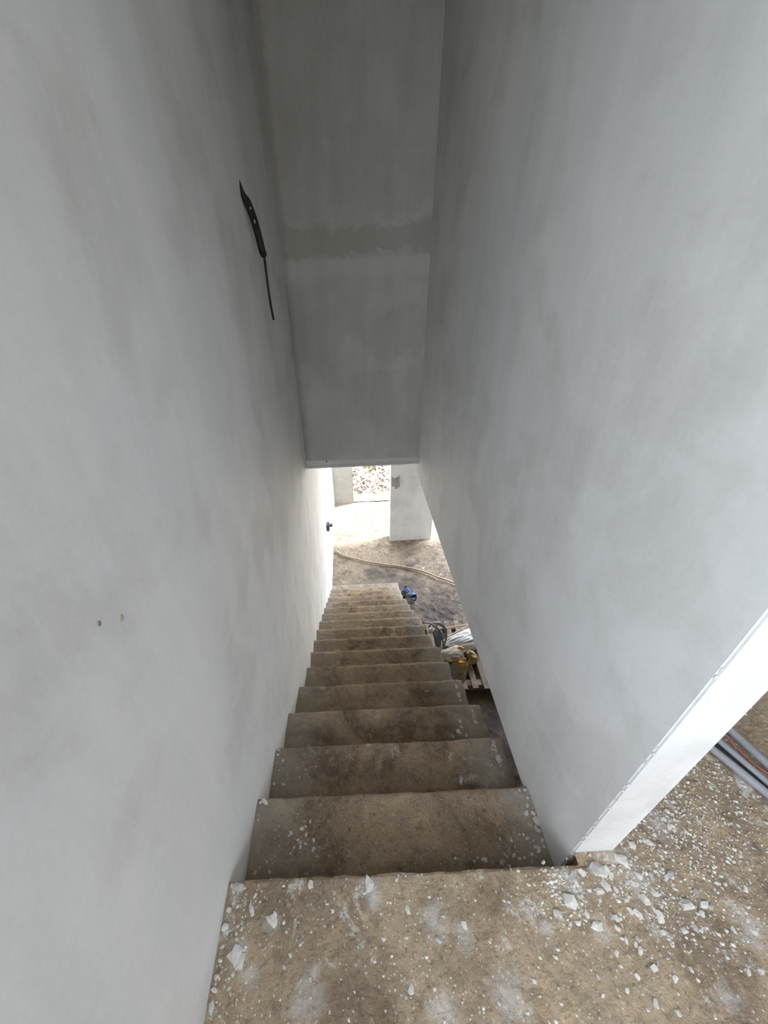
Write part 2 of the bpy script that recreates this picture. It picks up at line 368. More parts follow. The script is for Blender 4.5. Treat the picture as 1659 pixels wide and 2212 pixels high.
# lower storey
def dirt_z(x, y):
    z = ZF-0.012+0.014*fbm(x, y, 0, 2.2, 5)+0.006*fbm(x, y, 4, 11, 4)
    w = max(0, min(1, (x-1.05)/0.2))*max(0, min(1, (4.1-y)/0.5))     # churned, ridged patch right of the stairs
    z += w*0.02*abs(fbm(x+y, (x-y)*0.5, 2, 9, 3))
    return z
bm = grid(lambda u, v: Vector((-0.01+u*4.4, -1.0+v*7.9, dirt_z(-0.01+u*4.4, -1.0+v*7.9))), 230, 400)
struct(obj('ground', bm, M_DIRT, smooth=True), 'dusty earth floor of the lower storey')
struct(obj('wall_lower_right', box(3.4, 3.55, -1.0, 4.2, -3.15, -0.229), M_WALL))
struct(obj('wall_lower_back', box(-0.01, 3.5, -1.1, -0.95, -3.15, -0.229), M_WALL))
# plastered pier beyond the foot of the stairs
bm = box(1.022, 1.775, 5.238, 5.40, -3.1, -0.10, 0.006)
pier = tag(obj('plastered_pier', bm, M_WALL), 'light grey plastered pier with cable stubs beyond the foot of the stairs', 'pier')
bm = box(-0.012, 0.397, 6.575, 6.90, -3.1, 0.3, 0.008)
tag(obj('concrete_column', bm, plaster('column_concrete', (0.25, 0.245, 0.22), (0.29, 0.28, 0.255), (0.21, 0.205, 0.185), 0.1)), 'speckled concrete column at the far end of the left wall', 'column')
# outside
def bank_f(u, v):
    x = -5+u*10; y = 6.86+v*7
    z = ZF-0.04+0.8*(y-6.9)*(y > 6.9)+0.10*fbm(x, y, 3, 1.6, 5)*min(1, (y-6.86)*3)+0.05*abs(fbm(x, y, 8, 7, 4))*min(1, (y-6.86)*3)
    return Vector((x, y, z))
struct(obj('rocky_bank', grid(bank_f, 260, 180), M_BANK), 'sunlit rocky bank rising outside the opening')
bm = bmesh.new(); add_box(bm, -6, 0.0, 6.4, 7.2, -3.3, ZF-0.02); add_box(bm, 4.3, 7, 3, 7.2, -3.3, ZF-0.02)
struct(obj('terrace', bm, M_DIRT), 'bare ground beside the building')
bm = bmesh.new()
grid(lambda u, v: Vector((0.40+u*2.6, 6.60+v*0.2, ZF+0.012+0.02*math.sin(v*math.pi)+0.004*fbm(u*3, v, 2, 6, 3))), 60, 6, bm)
tag(obj('kerb', bm, simple('sandy_kerb', (0.62, 0.54, 0.38), 0.9, 0.2)), 'low sandy kerb at the foot of the sunlit bank', 'kerb')

tag(obj('bank_pipe', tube([(0.925, 7.60, -2.36), (0.931, 7.415, -2.50), (0.941, 7.283, -2.60), (0.90, 7.16, -2.70), (0.831, 7.055, -2.78), (0.74, 6.92, -2.90), (0.672, 6.83, -2.96)], .016, 8), M_WHITEP, smooth=True), 'white flexible pipe snaking down the sunlit bank outside', 'pipe')
bm = bmesh.new(); rnd = random.Random(5)
for k in range(60):
    a = rnd.uniform(0, 6.28); l = rnd.uniform(.06, .16); p = Vector((0.80+rnd.gauss(0, .05), 7.42+rnd.gauss(0, .06), -2.56+rnd.gauss(0, .02)))
    add_tube(bm, [p, p+Vector((math.cos(a)*l*.3, math.sin(a)*l*.3, l*.7)), p+Vector((math.cos(a)*l, math.sin(a)*l, l))], .006, 4, True, 3)
tag(obj('dry_weed', bm, M_YGRASS), 'yellowing weed tuft growing on the sunlit bank', 'weed')

# ================================================================== staircase
stair = thing('staircase', 'rough concrete staircase descending between two plastered walls', 'staircase', (0.5, 0, -RS))
def make_step(k):
    z0 = -k*RS; y0 = (k-1)*TR-0.006; y1 = k*TR; xr = 1.0+0.006*math.sin(k*2.3)
    if k >= 15: xr += 0.02
    nx, ny = 110, 34; bm = bmesh.new(); rows = []
    prof = []
    for j in range(ny+1):
        prof.append((y0+(y1-y0)*j/ny, 0.0, j/ny))
    h = RS+0.05
    for d in (0.004, 0.012, 0.03, 0.07, 0.12, h): prof.append((y1, -d, 2))
    for i in range(nx+1):
        u = i/nx; x = -0.016+(xr+0.016)*u; row = []
        for (y, dz, t) in prof:
            nz = 0.0035*fbm(x, y, k*3.7, 7, 5)+0.0018*fbm(x, y, k, 30, 3)
            ey = 0.0
            if t == 2 or t > 0.9:
                ey = 0.0045*fbm(x, 0, k*5.1, 12, 5)
                if t != 2: ey *= (t-0.9)*10
            wear = 0.0
            if t != 2 and t > 0.9: wear = -0.007*((t-0.9)*10)**2
            if t == 2: nz = nz*max(0, 1-(-dz)/0.02)-0.007
            side = max(0, (u-0.955)/0.045)
            row.append(bm.verts.new((x+(0.008*fbm(y, dz, k*2.2, 13, 4)*side), y+ey, z0+dz+nz+wear-0.012*side**2)))
        rows.append(row)
    for a, b in zip(rows[:-1], rows[1:]):
        for j in range(len(prof)-1): bm.faces.new((a[j], b[j], b[j+1], a[j+1]))
    # right side: drop the last row down
    last = rows[-1]; low = [bm.verts.new((v.co.x-0.002, v.co.y, min(v.co.z, z0-h))) for v in last]
    for j in range(len(prof)-1): bm.faces.new((last[j], low[j], low[j+1], last[j+1]))
    o = obj('step', bm, M_STEP, stair); 
    for p in o.data.polygons: p.use_smooth = True
    return o
for k in range(1, 16): make_step(k)
bm = bmesh.new()                                   # waist slab under the treads
sec = [(0.0, -0.40), (0.0, -RS-0.20), (0.0, -RS-0.05), (15*TR, -16*RS+0.0), (15*TR+0.01, -3.1), (14*TR-0.2, -3.1)]
sec = [(-0.02, -0.20), (0.02, -RS-0.06), (15*TR-0.03, -16*RS-0.03), (15*TR-0.03, -3.12), (14*TR-0.1, -3.12), (-0.02, -0.46)]
A = [bm.verts.new((-0.01, y, z)) for y, z in sec]; B = [bm.verts.new((0.99, y, z)) for y, z in sec]
bm.faces.new(A); bm.faces.new(B[::-1])
for i in range(len(sec)): bm.faces.new((A[i], B[i], B[(i+1) % len(sec)], A[(i+1) % len(sec)]))
obj('waist_slab', bm, M_STEP, stair)
bm = grid(lambda u, v: Vector((-0.005+1.045*u+0.006*fbm(v, 0, 4, 9, 3)*u, 15*TR-0.02+(TR+0.01)*v+0.006*fbm(u*3, 0, 2, 5, 3)*v, ZF+0.022+0.003*fbm(u, v, 8, 12, 4)-0.006*(v > 0.97 or u > 0.985))), 60, 16)
obj('foot_slab', bm, rough_floor('foot_concrete', (0.33, 0.29, 0.23), (0.24, 0.20, 0.155), (0.52, 0.51, 0.46), (0.42, 0.39, 0.34), 1.0, 0.5), stair)

# ================================================================== loose plaster chips
def chip_mesh(seed, flat):
    rnd = random.Random(seed); bm = bmesh.new()
    n = rnd.randint(5, 8); top = []; bot = []
    for k in range(n):
        a = 2*math.pi*(k+rnd.uniform(-.3, .3))/n; r = rnd.uniform(0.6, 1.1)
        x, y = math.cos(a)*r, math.sin(a)*r*rnd.uniform(.65, .95)
        top.append(bm.verts.new((x*0.86, y*0.86, flat*rnd.uniform(0.6, 1.1)))); bot.append(bm.verts.new((x, y, 0)))
    c = bm.verts.new((0.05, 0, flat*1.15))
    for k in range(n):
        bm.faces.new((bot[k], bot[(k+1) % n], top[(k+1) % n], top[k])); bm.faces.new((top[k], top[(k+1) % n], c))
    bm.faces.new(bot[::-1]); return bm
chipsrc = {}
def chip(k, seed, m):
    key = (seed, m.name)
    if key not in chipsrc:
        bm = chip_mesh(seed, 0.28 if seed % 3 else 0.5); bm.normal_update()
        me = bpy.data.meshes.new('plaster_chip'); bm.to_mesh(me); bm.free(); me.materials.append(m); chipsrc[key] = me
    return chipsrc[key]
LBL = {'land': ('small pale broken plaster chip lying on the landing floor by the wall end', 'plaster chips on the landing by the wall end'),
       'landl': ('small pale plaster chip lying on the landing away from the wall end', 'plaster chips on the open landing floor'),
       1: ('small pale plaster chip lying on the topmost stair tread', 'plaster chips on the topmost tread'),
       2: ('small pale plaster chip lying on the second tread down', 'plaster chips on the second tread'),
       3: ('small pale mortar chip lying on the third tread down', 'mortar chips on the third tread'),
       4: ('small pale mortar chip lying on the fourth tread down', 'mortar chips on the fourth tread')}
CHIPS = [(1.011,0.015,0,0.0217),(1.022,0.002,0,0.0098),(1.027,-0.014,0,0.0212),(1.002,-0.015,0,0.0116),(0.967,-0.015,0,0.0135),(0.938,-0.024,0,0.0172),(0.910,-0.073,0,0.0221),(0.900,-0.063,0,0.0111),(1.018,-0.045,0,0.0169),(0.995,-0.055,0,0.0140),(0.868,-0.095,0,0.0144),(1.086,0.008,0,0.0176),(1.093,-0.003,0,0.0117),(1.040,-0.028,0,0.0114),(1.039,-0.053,0,0.0075),(1.060,-0.069,0,0.0111),(1.067,-0.100,0,0.0144),(1.053,-0.094,0,0.0108),(1.101,-0.072,0,0.0166),(1.137,-0.064,0,0.0130),(1.150,-0.029,0,0.0114),(1.120,-0.108,0,0.0179),(1.115,-0.096,0,0.0090),(1.202,-0.088,0,0.0182),(1.246,-0.089,0,0.0145),(1.262,-0.092,0,0.0090),(1.289,0.110,0,0.0085),(1.264,0.092,0,0.0094),(1.269,0.073,0,0.0093),(1.280,0.065,0,0.0092),(1.292,0.059,0,0.0092),(1.260,0.050,0,0.0071),(1.191,0.038,0,0.0120),(1.180,0.044,0,0.0101),(1.137,0.034,0,0.0120),(1.208,0.020,0,0.0099),(1.179,-0.006,0,0.0078),(1.002,-0.122,0,0.0088),(1.011,-0.144,0,0.0087),(0.977,-0.164,0,0.0077),(1.040,-0.143,0,0.0078),(1.031,-0.151,0,0.0069),(1.034,-0.162,0,0.0094),(0.954,-0.116,0,0.0160),(0.942,-0.096,0,0.0108),(1.001,-0.102,0,0.0090),(1.011,-0.107,0,0.0107),(0.987,-0.073,0,0.0074),(1.109,-0.134,0,0.0079),(1.165,-0.131,0,0.0105),(1.194,-0.129,0,0.0105),(1.019,-0.240,0,0.0095),(1.060,-0.255,0,0.0078),(1.086,-0.207,0,0.0090),(1.227,-0.105,0,0.0089),(1.244,-0.063,0,0.0093),(1.373,-0.064,0,0.0083),(1.312,-0.050,0,0.0084),(1.261,-0.201,0,0.0082),(1.292,-0.200,0,0.0099),(1.583,0.108,0,0.0084),(1.573,0.138,0,0.0086),(1.585,0.136,0,0.0065),(0.967,-0.220,0,0.0073),(0.908,-0.226,0,0.0064),(0.912,-0.198,0,0.0066),(1.363,0.083,0,0.0083),(1.443,0.073,0,0.0062),(1.416,0.002,0,0.0059),(1.189,-0.033,0,0.0085),(1.203,-0.028,0,0.0114),(1.195,-0.058,0,0.0074),(1.122,-0.046,0,0.0075),(1.115,-0.030,0,0.0114),(1.095,-0.045,0,0.0094),(1.078,-0.039,0,0.0085),(1.049,-0.190,0,0.0100),(1.003,-0.201,0,0.0082),(1.133,-0.195,0,0.0074),(1.137,-0.210,0,0.0049),(1.303,-0.149,0,0.0078),(1.333,-0.139,0,0.0104),(1.331,-0.119,0,0.0071),(1.283,-0.136,0,0.0087),(0.974,-0.184,0,0.0050),(0.952,-0.050,0,0.0112),(0.943,-0.062,0,0.0093),(0.943,-0.035,0,0.0114),(0.925,-0.021,0,0.0096),(0.932,-0.050,0,0.0075),(0.029,-0.015,0,0.0184),(0.008,-0.012,0,0.0085),(0.018,-0.024,0,0.0070),(0.078,-0.033,0,0.0070),(0.070,-0.053,0,0.0069),(0.054,-0.045,0,0.0083),(0.075,-0.063,0,0.0123),(0.136,-0.076,0,0.0148),(0.035,-0.053,0,0.0055),(0.046,-0.019,0,0.0056),(0.171,-0.017,0,0.0085),(0.228,-0.014,0,0.0099),(0.004,-0.058,0,0.0082),(0.032,-0.082,0,0.0054),(0.094,-0.046,0,0.0041),(0.002,-0.070,0,0.0068),(0.052,-0.139,0,0.0231),(0.064,-0.149,0,0.0163),(0.044,-0.141,0,0.0164),(0.131,-0.081,0,0.0173),(0.172,-0.162,0,0.0065),(0.012,-0.124,0,0.0067),(0.185,-0.143,0,0.0059),(0.485,-0.072,0,0.0105),(0.475,-0.122,0,0.0060),(0.552,-0.128,0,0.0100),(0.624,-0.107,0,0.0119),(0.474,-0.204,0,0.0109),(0.762,-0.200,0,0.0069),(0.865,-0.094,0,0.0137),(0.829,-0.105,0,0.0085),(0.010,-0.172,0,0.0070),(0.006,-0.217,0,0.0123),(0.386,-0.020,0,0.0182),(0.227,-0.015,0,0.0109),(0.319,-0.129,0,0.0047),(0.001,-0.090,0,0.0103),(0.010,-0.193,0,0.0094),(0.007,-0.147,0,0.0065),(0.935,0.252,1,0.0065),(0.921,0.237,1,0.0073),(0.958,0.234,1,0.0092),(0.972,0.261,1,0.0093),(0.980,0.247,1,0.0111),(0.961,0.225,1,0.0091),(0.983,0.230,1,0.0091),(0.945,0.201,1,0.0108),(0.933,0.180,1,0.0124),(0.965,0.178,1,0.0106),(0.958,0.155,1,0.0174),(0.932,0.148,1,0.0121),(0.949,0.137,1,0.0103),(0.961,0.132,1,0.0103),(0.979,0.159,1,0.0087),(0.977,0.129,1,0.0086),(0.872,0.129,1,0.0051),(0.901,0.122,1,0.0068),(0.889,0.124,1,0.0051),(0.857,0.108,1,0.0076),(0.821,0.115,1,0.0059),(0.862,0.093,1,0.0075),(0.910,0.113,1,0.0085),(0.927,0.090,1,0.0084),(0.936,0.086,1,0.0100),(0.932,0.077,1,0.0066),(0.825,0.074,1,0.0099),(0.850,0.073,1,0.0099),(0.755,0.063,1,0.0131),(0.734,0.071,1,0.0058),(0.663,0.071,1,0.0082),(0.806,0.054,1,0.0130),(0.722,0.061,1,0.0066),(0.866,0.063,1,0.0082),(0.882,0.065,1,0.0066),(0.909,0.073,1,0.0083),(0.901,0.053,1,0.0081),(0.827,0.046,1,0.0065),(0.956,0.105,1,0.0084),(0.965,0.090,1,0.0067),(0.027,0.258,1,0.0167),(0.001,0.259,1,0.0093),(-0.007,0.248,1,0.0074),(0.008,0.211,1,0.0045),(0.003,0.197,1,0.0054),(-0.004,0.192,1,0.0036),(0.064,0.183,1,0.0053),(0.150,0.206,1,0.0063),(0.175,0.186,1,0.0044),(0.193,0.184,1,0.0062),(0.130,0.156,1,0.0087),(0.124,0.148,1,0.0069),(0.165,0.166,1,0.0105),(0.182,0.150,1,0.0070),(0.209,0.134,1,0.0086),(0.207,0.110,1,0.0102),(0.165,0.128,1,0.0120),(0.166,0.116,1,0.0085),(0.084,0.097,1,0.0050),(0.060,0.083,1,0.0050),(0.073,0.059,1,0.0082),(0.222,0.092,1,0.0067),(0.181,0.125,1,0.0068),(0.155,0.136,1,0.0069),(0.027,0.060,1,0.0082),(0.038,0.071,1,0.0050),(0.193,0.052,1,0.0065),(0.145,0.117,1,0.0051),(0.178,0.171,1,0.0070),(0.134,0.103,1,0.0051),(0.941,0.471,2,0.0100),(0.954,0.461,2,0.0111),(0.962,0.431,2,0.0175),(0.960,0.442,2,0.0110),(0.991,0.423,2,0.0174),(0.984,0.441,2,0.0132),(0.994,0.494,2,0.0158),(0.951,0.488,2,0.0113),(0.967,0.488,2,0.0135),(0.971,0.406,2,0.0086),(0.918,0.410,2,0.0087),(0.966,0.367,2,0.0148),(0.776,0.358,2,0.0169),(0.999,0.373,2,0.0106),(0.985,0.377,2,0.0085),(0.981,0.468,2,0.0111),(0.944,0.372,2,0.0127),(0.003,0.488,2,0.0079),(0.039,0.464,2,0.0089),(0.060,0.411,2,0.0043),(0.026,0.426,2,0.0044),(0.181,0.434,2,0.0077),(0.138,0.425,2,0.0055),(0.116,0.396,2,0.0065),(-0.008,0.376,2,0.0085),(0.053,0.373,2,0.0085),(-0.012,0.521,2,0.0114),(0.022,0.398,2,0.0043),(0.878,0.689,3,0.0143),(0.879,0.668,3,0.0141),(0.859,0.641,3,0.0186),(0.994,0.705,3,0.0215),(0.998,0.686,3,0.0190),(1.018,0.690,3,0.0071),(0.988,0.715,3,0.0144),(0.980,0.740,3,0.0121),(0.826,0.620,3,0.0138),(0.895,0.622,3,0.0115),(0.962,0.992,4,0.0197),(0.964,0.936,4,0.0193),(0.956,0.904,4,0.0136),(0.927,0.895,4,0.0081)]

KEYS = [(c[2] if c[2] else ('land' if c[0] > 0.88 else 'landl')) for c in CHIPS]
NAMED = {}
WHERE = {'land': 'landing by wall end', 'landl': 'open landing floor', 1: 'topmost tread', 2: 'second tread', 3: 'third tread', 4: 'fourth tread'}
ORD = ['leftmost', 'second from left', 'third from left', 'fourth from left', 'fifth from left', 'sixth from left', 'seventh from left', 'eighth from left', 'ninth from left', 'rightmost']
NUMW = {4: 'four', 6: 'six', 8: 'eight', 10: 'ten'}
for key, num in (('land', 10), ('landl', 10), (1, 10), (2, 8), (3, 6), (4, 4)):
    big = sorted(sorted([i for i, q in enumerate(KEYS) if q == key], key=lambda i: -CHIPS[i][3])[:num], key=lambda i: CHIPS[i][0])
    for n_, i in enumerate(big):
        NAMED[i] = 'large pale chip on %s, %s of %s largest' % (WHERE[key], ORD[n_] if n_ < len(big)-1 else 'rightmost', NUMW[num])
for i, (x, y, k, r) in enumerate(CHIPS):
    key = k if k else ('land' if x > 0.88 else 'landl')
    if y > k*TR-0.012: y = k*TR-0.012 if x < W_+0.1 else y
    if k and x > 0.96: x = 0.955
    x = max(0.012, x)
    if k == 0 and x > W_-0.02 and y > 0.02 and x < W_+0.14: y = 0.01
    r *= 1.15 if k == 0 else 1.0
    me = chip(i, i % 14, M_CHIPG if (i*7) % 5 == 0 else M_CHIP)
    o = bpy.data.objects.new('plaster_chip', me); C.objects.link(o)
    z = (slab_top(x, y) if k == 0 else -k*RS+0.0035*fbm(x, y, k*3.7, 7, 5))-0.001
    o.location = (x, y, z); o.scale = (r, r*random.uniform(0.7, 1.0), r)
    o.rotation_euler = (random.uniform(-.12, .12), random.uniform(-.12, .12), random.uniform(0, 6.28))
    tag(o, NAMED.get(i, LBL[key][0]), 'chip', LBL[key][1])

# fine grit nobody could count: one object per surface
def grit(name, label, spots, n, m, r0, r1, seed):
    rnd = random.Random(seed); bm = bmesh.new()
    for _ in range(n):
        cx, cy, sx, sy, zf, lim = rnd.choices(spots, [s[6] for s in spots])[0][:6]
        for _t in range(20):
            x, y = rnd.gauss(cx, sx), rnd.gauss(cy, sy)
            if lim[0] < x < lim[1] and lim[2] < y < lim[3]: break
        else: continue
        r = rnd.uniform(r0, r1)*(0.6+rnd.random()**3)
        z = zf(x, y)
        rot = Matrix.Rotation(rnd.uniform(0, 6.28), 3, Vector((rnd.gauss(0, .3), rnd.gauss(0, .3), 1)).normalized())
        base = [(1, 0, 0), (.3, .8, 0), (-.7, .6, 0), (-.9, -.3, 0), (.1, -.9, 0)]
        vs = [bm.verts.new(Vector((x, y, z-r*.15))+rot @ (Vector(b)*r*rnd.uniform(.7, 1.15))) for b in base]
        t = bm.verts.new(Vector((x, y, z+r*rnd.uniform(.4, .8))))
        for a in range(5): bm.faces.new((vs[a], vs[(a+1) % 5], t))
    return tag(obj(name, bm, m), label, 'rubble', None, 'stuff')
LW = (0.005, W_-0.004, -0.6, -0.004)
zl = lambda x, y: slab_top(x, y)
grit('plaster_grit', 'fine pale plaster grit strewn over the concrete landing',
     [(1.12, -0.06, .10, .07, zl, (0.8, 2.4, -0.6, 0.02), 5), (1.28, 0.10, .12, .12, zl, (1.09, 2.5, -0.6, 0.85), 14), (1.45, 0.22, .12, .12, zl, (1.09, 2.5, -0.6, 0.85), 5), (1.5, 0.3, .3, .3, zl, (1.09, 2.5, -0.6, 0.85), 5),
      (0.05, -0.15, .05, .12, zl, LW, 2), (0.5, -0.2, .35, .2, zl, LW, 4), (0.9, -0.05, .05, .04, zl, LW, 3)], 4200, M_CHIP, .0015, .0065, 3)
def zt(k): return lambda x, y: -k*RS+0.0035*fbm(x, y, k*3.7, 7, 5)-0.0005
sp = []
for k in range(1, 15):
    lim = (0.006, 0.96, (k-1)*TR+0.004, k*TR-0.012); yc = (k-0.6)*TR
    sp += [(0.93, yc, .05, .09, zt(k), lim, 3.2/k**.7), (0.08, yc, .08, .09, zt(k), lim, 1.8/k**.6), (0.5, (k-0.85)*TR, .3, .04, zt(k), lim, 1.4/k**.5)]
sp.append((0.22, 0.10, .07, .045, zt(1), (0.01, .95, .005, .245), 3.5)); sp.append((0.85, 0.05, .1, .04, zt(1), (0.01, .95, .005, .245), 2.5))
grit('tread_grit', 'fine plaster grit and sand gathered on the stair treads', sp, 2600, simple('tread_grit_mat', (0.45, 0.42, 0.36), .9, .2, .35, 30), .0012, .005, 4)
zd = lambda x, y: dirt_z(x, y)
DL = (0.0, 2.6, 4.2, 6.85)
grit('gravel', 'loose gravel and dust over the lower earth floor',
     [(1.0, 5.0, .6, .5, zd, DL, 5), (0.2, 5.0, .2, .8, zd, DL, 5), (1.4, 5.1, .35, .12, zd, DL, 3), (0.9, 6.2, .6, .4, zd, DL, 3), (1.6, 3.8, .3, .3, zd, (1.08, 2.4, 3.3, 4.6), 4)], 5200, M_GRAV, .004, .015, 5)
grit('bank_stones', 'broken stones covering the sunlit bank outside',
     [(0.9, 7.3, .5, .4, lambda x, y: ZF-0.04+0.8*(y-6.9)+0.03, (-.5, 2.5, 6.95, 9), 1)], 1100, M_BANK, .02, .06, 6)

# ================================================================== things on the walls
t = thing('wall_conduit', 'black conduit stub with a thin cable hanging from the left wall', 'cable', (0.0, 1.7, 1.64))
def cr(tt): return 0.003+0.0125*min(1, tt*3.2) if tt < 0.95 else 0.0145
M_COND = (lambda: plaster('dusty_black', (0.018, 0.018, 0.02), (0.02, 0.02, 0.02), (0.035, 0.035, 0.033), 0.02, False, 0.5))()
cond = obj('conduit', tube([(-0.004, 1.69, 1.685), (0.006, 1.672, 1.640), (0.016, 1.694, 1.612), (0.024, 1.731, 1.563), (0.030, 1.755, 1.505), (0.035, 1.765, 1.452), (0.037, 1.785, 1.432)], cr, 14), M_COND, t, True)
obj('cable', tube([(0.036, 1.775, 1.452), (0.038, 1.785, 1.435), (0.040, 1.765, 1.363), (0.042, 1.750, 1.289), (0.042, 1.755, 1.23), (0.041, 1.785, 1.167)], 0.0058, 8), M_BLACK, t, True)
for (y, z, x, s) in [(1.686, 1.622, .020, .007), (1.700, 1.598, .024, .009), (1.728, 1.552, .029, .007)]:
    bm = bmesh.new(); bmesh.ops.create_icosphere(bm, subdivisions=2, radius=1)
    for v in bm.verts: v.co = Vector((x+v.co.x*s*.5, y+v.co.y*.006-.006, z+v.co.z*s*1.1))
    obj('plaster_splash', bm, M_CHIPG, cond, True)
# two small stains on the left wall
for y, z, s, lb in [(0.07, 0.98, .005, 'small brown stain on the left wall, darker of the pair'), (0.112, 0.944, .007, 'faint tan blob of plaster on the left wall beside the darker stain')]:
    bm = bmesh.new(); bmesh.ops.create_icosphere(bm, subdivisions=2, radius=1)
    for v in bm.verts: v.co = Vector((0.0005+v.co.x*.0012, y+v.co.y*s*.8, z+v.co.z*s))
    tag(obj('wall_stain', bm, simple('stain', (0.30, 0.25, 0.18) if s < .006 else (0.5, 0.46, 0.38), .9, .1), smooth=True), lb, 'stain')
# socket box low on the left wall
t = thing('wall_socket_box', 'small dark socket box with loose wires far down the left wall', 'socket box', (-0.01, 4.2, -1.86))
obj('box', box(-0.012, 0.03, 4.15, 4.25, -1.91, -1.81, .006), M_METAL, t)
obj('cover', box(0.03, 0.075, 4.20, 4.26, -1.875, -1.84, .008), M_METAL, t)
obj('wire', tube([(0.02, 4.2, -1.81), (0.05, 4.22, -1.76), (0.08, 4.24, -1.77), (0.085, 4.24, -1.80), (0.055, 4.22, -1.83)], .0035, 6), M_CABLE, t, True)
obj('wire', tube([(0.01, 4.18, -1.80), (0.02, 4.18, -1.75), (0.03, 4.19, -1.71)], .003, 6), M_CABLE, t, True)
# cable stubs on the pier
t = thing('pier_cable_outlet', 'cable stubs sticking out of a rough plaster patch on the pier', 'cable', (1.12, 5.238, -1.70))
bm = bmesh.new(); pts = [(1.035, -1.66), (1.09, -1.70), (1.12, -1.68), (1.175, -1.64), (1.165, -1.80), (1.14, -1.90), (1.09, -1.86), (1.045, -1.84)]
vs = [bm.verts.new((x, 5.2365, z)) for x, z in pts]; v2 = [bm.verts.new((x, 5.2395, z)) for x, z in pts]; bm.faces.new(vs)
for i in range(len(vs)): bm.faces.new((vs[i], vs[(i+1) % len(vs)], v2[(i+1) % len(vs)], v2[i]))
obj('plaster_patch', bm, simple('patch', (0.38, 0.38, 0.37), .9, .1), t)
obj('wire', tube([(1.125, 5.25, -1.70), (1.12, 5.215, -1.705), (1.125, 5.20, -1.76), (1.105, 5.20, -1.82), (1.10, 5.205, -1.88)], .009, 8), M_CABLE, t, True)
obj('wire', tube([(1.135, 5.25, -1.69), (1.14, 5.215, -1.69), (1.155, 5.20, -1.74), (1.16, 5.20, -1.80)], .010, 8), M_CABLE, t, True)
bm = bmesh.new(); bmesh.ops.create_icosphere(bm, subdivisions=2, radius=.018)
for v in bm.verts: v.co = Vector((1.162, 5.20, -1.825))+v.co*(1+.3*noise.noise(v.co*90))
obj('copper_end', bm, simple('copper', (0.62, 0.25, 0.08), .5, .5), t, True)

# ================================================================== landing: pipes and string
for nm, a, b_, r, m, lb in [
    ('grey_pipe', (1.542, 0.261), (1.604, 0.135), .0125, M_GREYP, 'grey plastic pipe on the landing floor, nearest of the three to the stairs'),
    ('grey_pipe', (1.582, 0.289), (1.631, 0.165), .0105, M_GREYP, 'grey plastic pipe on the landing floor, between the black cable and red string'),
    ('grey_pipe', (1.647, 0.317), (1.676, 0.213), .0125, M_GREYP, 'grey plastic pipe on the landing floor, farthest of the three from the stairs'),
    ('black_cable', (1.563, 0.279), (1.617, 0.151), .008, M_BLACK, 'straight black cable squeezed between two grey pipes on the landing')]:
    A = Vector((a[0], a[1], 0)); B = Vector((b_[0], b_[1], 0)); D = (B-A).normalized(); A -= D*0.9; B += D*1.1
    z = r+0.006
    L = (B-A).length; nn = 14
    pts = [(A.x+(B.x-A.x)*i/nn, A.y+(B.y-A.y)*i/nn, z+0.0008*math.sin(i*1.3)) for i in range(nn+1)]
    if nm == 'grey_pipe':
        bm = tube(pts, r, 16, False); rr = [f for f in bm.faces if len(f.verts) > 4]
        bmesh.ops.inset_region(bm, faces=rr, thickness=r*.2); 
        for f in rr: bmesh.ops.translate(bm, verts=f.verts, vec=(-D if (f.calc_center_median()-A).length < .1 else D)*-0.03)
    else: bm = tube(pts, r, 8, False)
    tag(obj(nm, bm, m, smooth=True), lb, 'pipe' if nm == 'grey_pipe' else 'cable')
pts = [(1.10, 1.40), (1.30, 1.02), (1.47, 0.62), (1.56, 0.45), (1.605, 0.36), (1.631, 0.31), (1.625, 0.286), (1.627, 0.262), (1.641, 0.231), (1.652, 0.205), (1.662, 0.186), (1.70, 0.13), (1.72, 0.04), (1.78, -0.1)]
tag(obj('red_string', tube([(x+.005*math.sin(i*2.1), y, .009) for i, (x, y) in enumerate(pts)], .0028, 6), M_RED, smooth=True), 'thin red string lying along the grey pipes', 'string')

# ================================================================== lower floor
tag(obj('hose', tube([(-0.0+.03, 5.01, ZF+.02), (0.198, 4.852, ZF+.02), (0.554, 4.682, ZF+.02), (0.862, 4.579, ZF+.02), (1.164, 4.501, ZF+.02), (1.453, 4.38, ZF+.02), (1.72, 4.199, ZF+.02), (1.932, 4.061, ZF+.02), (2.2, 3.87, ZF+.02), (2.6, 3.7, ZF+.02)], .0145, 10), M_HOSE, smooth=True),
    'long tan hose lying across the lower earth floor', 'hose')
# blue slipper
t = thing('blue_slipper', 'shiny blue rubber slipper on the ground beside the lowest steps', 'slipper', (1.17, 3.87, ZF))
ax = Vector((0.42, -0.9, 0)).normalized(); sd = Vector((0.9, 0.42, 0)).normalized(); c0 = Vector((1.19, 3.865, ZF+.035))
def half(s): return 0.052-0.016*math.exp(-((s-0.0)/.045)**2)+0.006*(s < 0)
def sole(u, v):
    s = -0.15+0.30*u; e = math.sqrt(max(0, 1-((abs(s)-.09)/.06)**2)) if abs(s) > .09 else 1
    w = half(s)*e*(v*2-1)
    return c0+ax*s+sd*w+Vector((0, 0, 0.018*abs(v*2-1)**3+.02*math.cos(s*12)+0.01))
bm = grid(sole, 30, 12); g = bmesh.ops.extrude_face_region(bm, geom=bm.faces[:])
bmesh.ops.translate(bm, verts=[v for v in g['geom'] if isinstance(v, bmesh.types.BMVert)], vec=(0, 0, -.022))
bmesh.ops.recalc_face_normals(bm, faces=bm.faces)
obj('sole', bm, M_BLUE, t, True)
def strap(u, v):
    s = 0.035+0.055*v; a = math.pi*u
    return c0+ax*s+sd*(math.cos(a)*0.06)+Vector((0, 0, .01+math.sin(a)*.05))
